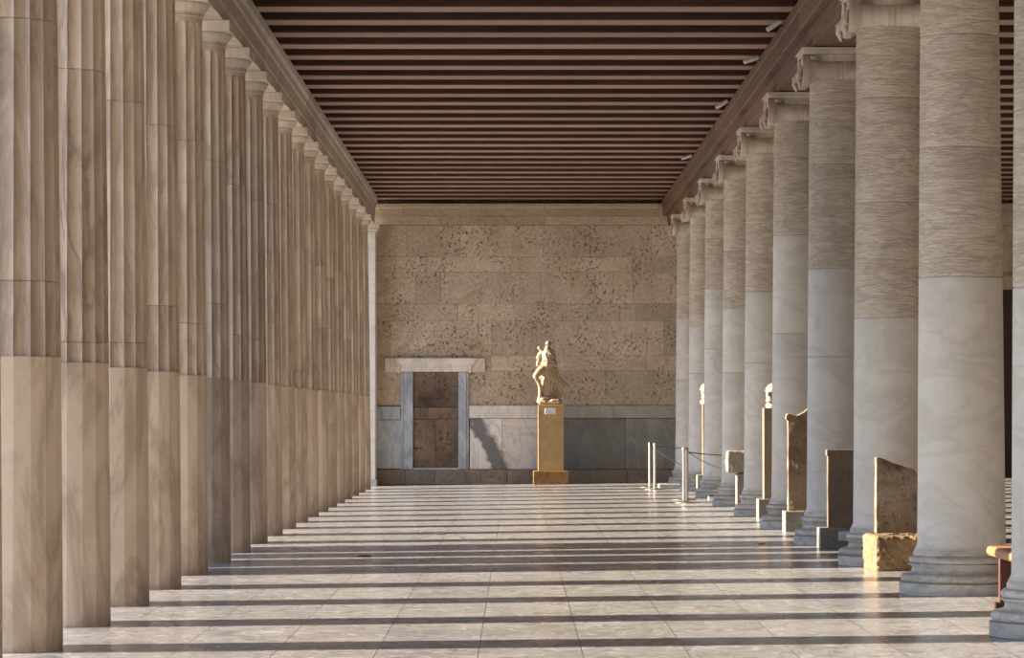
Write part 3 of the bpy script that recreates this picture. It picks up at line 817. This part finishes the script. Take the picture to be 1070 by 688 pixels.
# small low pieces on the floor
y = 53.55; x = wx(740, y)
t = thing('floor_box', 'small low box with a dark top on the floor against a column base', 'box', (x, y, fl(x)-.003))
obj('box_body', bbox(0, .17, -.08, .08, 0, .05, .004), LAMPW, t); obj('box_top', bbox(-.004, .178, -.085, .085, .05, .075, .004), DARKM, t)
y = 62.3; x = wx(688, y)
o = obj('low_slab', bbox(0, .40, -.2, .2, 0, .075, .008), MB_BASE); o.location = (x, y, fl(x)-.005)
tag(o, 'flat low marble slab on the floor behind the far pair of barrier posts', 'slab')

# ------------------------------------------------------------------ barrier posts and cords
def post_src():
    t = thing('barrier_post', 'tmp', 'barrier post')
    obj('base_plate', lathed([(.19, 0), (.195, .006), (.19, .014), (.06, .03), (.045, .035)], 32), STEEL, t, angle=.5)
    obj('pole', lathed([(.027, .03), (.027, .80), (.031, .802), (.031, .83), (.025, .842), (.010, .846)], 20), STEEL, t, angle=.5)
    bm = bmesh.new(); tube(bm, [(.03, 0, .785), (.05, 0, .785)], .012, 8)
    obj('cord_socket', bm, DARKM, t)
    return t
PS = None
def post(px, y, lab, x=None):
    global PS
    if PS is None: t = PS = post_src()
    else:
        t = PS.copy(); COL.objects.link(t)
        for c in list(PS.children):
            d = c.copy(); COL.objects.link(d); d.parent = t
    if x is None: x = wx(px, y)
    t.location = (x, y, fl(x)-.002)
    tag(t, lab, 'barrier post', 'steel barrier posts'); return Vector((x, y, fl(x)+.785))
a1 = post(679.0, 62.6, 'steel barrier post left of the far pair, before the end wall')
a2 = post(684.2, 60.9, 'steel barrier post right of the far pair, before the end wall')
b1 = post(714.6, 53.3, 'thin far steel barrier post half hidden behind the nearer one')
b2 = post(717.4, 51.6, 'steel barrier post standing nearest, left of the columns')
c1 = post(0, 60.4, 'steel barrier post hidden behind the far smooth columns', 4.35)
c2 = post(0, 51.2, 'steel barrier post hidden behind the middle smooth columns', 4.35)
def cord(p, q, sag, lab):
    pts = []
    for i in range(21):
        u = i/20; v = p.lerp(q, u); v.z -= sag*4*u*(1-u); pts.append(v)
    c = pts[0].copy(); bm = bmesh.new(); tube(bm, [v-c for v in pts], .0085, 6)
    o = obj('barrier_rope', bm, ROPE, None, smooth=True); o.location = c
    tag(o, lab, 'cord', 'barrier cords')
e = Vector((.045, 0, 0))
cord(b2+e, c2-e, .06, 'dark upper cord from the nearest barrier post towards the columns')
cord(b1+e, c2-e+Vector((0, .0, -.02)), .30, 'dark sagging lower cord from the nearer barrier posts')
cord(a2+e, c1-e, .04, 'dark cord from the far pair of barrier posts, nearly level')
cord(a1+e, c1-e+Vector((0, .0, -.02)), .42, 'dark sagging cord from the far pair of barrier posts')

# ------------------------------------------------------------------ bench
t = thing('wooden_bench', 'orange-brown wooden bench with solid end panels between the nearest right columns', 'bench', (3.33, 21.35, fl(3.5)))
bm = bbox(0, .40, 0, 2.24, .365, .435, .03, 3)
obj('seat', bm, W_BENCH, t)
for yy in (.30, 1.85):
    o = obj('leg', bbox(.035, .365, -.03, .03, .055, .366, .006), W_BENCHD, t); o.location.y = yy
    o2 = obj('foot', bbox(.0, .40, -.045, .045, -.003, .055, .008), W_BENCHD, t); o2.location.y = yy
obj('stretcher', bbox(.17, .23, .2, 1.95, .20, .27, .006), W_BENCH, t)

# ------------------------------------------------------------------ leaves on the floor
def leaf(px, y, s, rz, lab):
    bm = bmesh.new(); pts = [(0, -.5), (.28, -.25), (.34, .05), (.2, .3), (0, .5), (-.2, .3), (-.34, .05), (-.28, -.25)]
    a = [bm.verts.new((p[0]*s, p[1]*s, .004+.35*s*abs(p[0])**1.2)) for p in pts]
    c = bm.verts.new((0, 0, .004))
    for i in range(8): bm.faces.new((a[i], a[(i+1) % 8], c))
    r = bmesh.ops.extrude_face_region(bm, geom=list(bm.faces))
    bmesh.ops.translate(bm, vec=(0, 0, .004), verts=[g for g in r['geom'] if isinstance(g, bmesh.types.BMVert)])
    x = wx(px, y); o = obj('dry_leaf', bm, LEAF); o.location = (x, y, fl(x)); o.rotation_euler.z = rz
    tag(o, lab, 'leaf', 'dry leaves on the floor')
leaf(459.5, 39.4, .13, 1.0, 'small dry leaf on a sunlit stripe of the floor')
leaf(380.5, 33.4, .15, 1.5, 'dry dark leaf in the shade on the left of the floor')
leaf(795.0, 35.2, .13, .4, 'dry dark leaf in the shade near the right columns')

# ------------------------------------------------------------------ cypress trees in the courtyard
def cypress():
    t = thing('cypress_tree', 'tmp', 'tree')
    bm = bmesh.new(); tube(bm, [(0, 0, -.05), (.02, 0, 1.2), (0, .02, 4), (0, 0, 9)], [.14, .11, .08, .02], 10)
    obj('trunk', bm, BARK, t, smooth=True)
    bm = bmesh.new()
    def rad(z): 
        u = (z-.7)/9.6
        return .56*min(1, (u/.10)**.6)*(1-max(0, u-.55)/.45)**.7 if 0 < u < 1 else 0
    prof = [(max(.02, rad(.7+9.6*i/40)*.86), .7+9.6*i/40) for i in range(41)]
    lathe(bm, prof, 22); roughen(bm, .10, 2.4, 3)
    rr = random.Random(3)
    for _ in range(4200):
        z = .8+9.3*rr.random(); a = rr.random()*2*PI; q = rad(z)*(.82+.2*rr.random())
        p = Vector((q*math.cos(a), q*math.sin(a), z)); L = .10+.10*rr.random(); w = .022
        d = Vector((math.cos(a)*.35+rr.uniform(-.3, .3), math.sin(a)*.35+rr.uniform(-.3, .3), 1)).normalized(); s = d.cross(Vector((rr.uniform(-1, 1), rr.uniform(-1, 1), .1))).normalized()
        vs = [bm.verts.new(p), bm.verts.new(p+d*L*.5+s*w), bm.verts.new(p+d*L), bm.verts.new(p+d*L*.5-s*w)]
        bm.faces.new(vs)
    obj('foliage', bm, GREEN, t)
    return t
ct = None
for y, lab in ((30.72, 'nearest'), (32.05, 'second nearest'), (33.83, 'third nearest'), (35.70, 'farthest')):
    if ct is None: c = ct = cypress()
    else:
        c = ct.copy(); COL.objects.link(c)
        for q in list(ct.children):
            d = q.copy(); COL.objects.link(d); d.parent = c
    c.location = (-13.0, y+.4, -1.0); c.rotation_euler.z = y
    tag(c, 'slim dark cypress outside behind the left columns, %s of four' % lab, 'tree', 'cypress trees in the courtyard')

# ------------------------------------------------------------------ light
ELEV = math.radians(21.0)
d = Vector((1, -.03, -math.tan(ELEV))).normalized()
sun = bpy.data.lights.new('sun', 'SUN'); sun.energy = SUN; sun.angle = math.radians(.6); sun.color = (1.0, .89, .75)
so = bpy.data.objects.new('sun', sun); COL.objects.link(so); so.rotation_euler = d.to_track_quat('-Z', 'Y').to_euler(); so.location = (-30, 40, 20)
w = bpy.data.worlds.new('world'); S.world = w; w.use_nodes = True
nt = w.node_tree; nt.nodes.clear()
wo = nt.nodes.new('ShaderNodeOutputWorld'); bg = nt.nodes.new('ShaderNodeBackground')
wtc = nt.nodes.new('ShaderNodeTexCoord'); wsp = nt.nodes.new('ShaderNodeSeparateXYZ'); wrp = nt.nodes.new('ShaderNodeValToRGB')
nt.links.new(wtc.outputs['Generated'], wsp.inputs[0]); nt.links.new(wsp.outputs[2], wrp.inputs[0])
we = wrp.color_ramp.elements
we[0].position = 0.0; we[0].color = (.69, .85, 1.0, 1); we[1].position = .6; we[1].color = (.36, .55, 1.0, 1)
nt.links.new(wrp.outputs[0], bg.inputs[0]); nt.links.new(bg.outputs[0], wo.inputs[0]); bg.inputs[1].default_value = SKY

# ------------------------------------------------------------------ camera
cam = bpy.data.cameras.new('camera'); co = bpy.data.objects.new('camera', cam); COL.objects.link(co)
cam.sensor_width = 36; cam.lens = F/1070*36; cam.clip_end = 500
pitch = math.atan((433.0-344.0)/F); yaw = math.atan(4.5/F)
co.location = (0, 0, EYE); co.rotation_euler = (PI/2+pitch, 0, yaw)
S.camera = co
S.view_settings.view_transform = 'Standard'; S.view_settings.look = 'None'; S.view_settings.gamma = 1; S.view_settings.use_curve_mapping = False
S.view_settings.exposure = 1.32
S.cycles.max_bounces = 12; S.cycles.diffuse_bounces = 8; S.cycles.glossy_bounces = 4
S.cycles.sample_clamp_indirect = 8
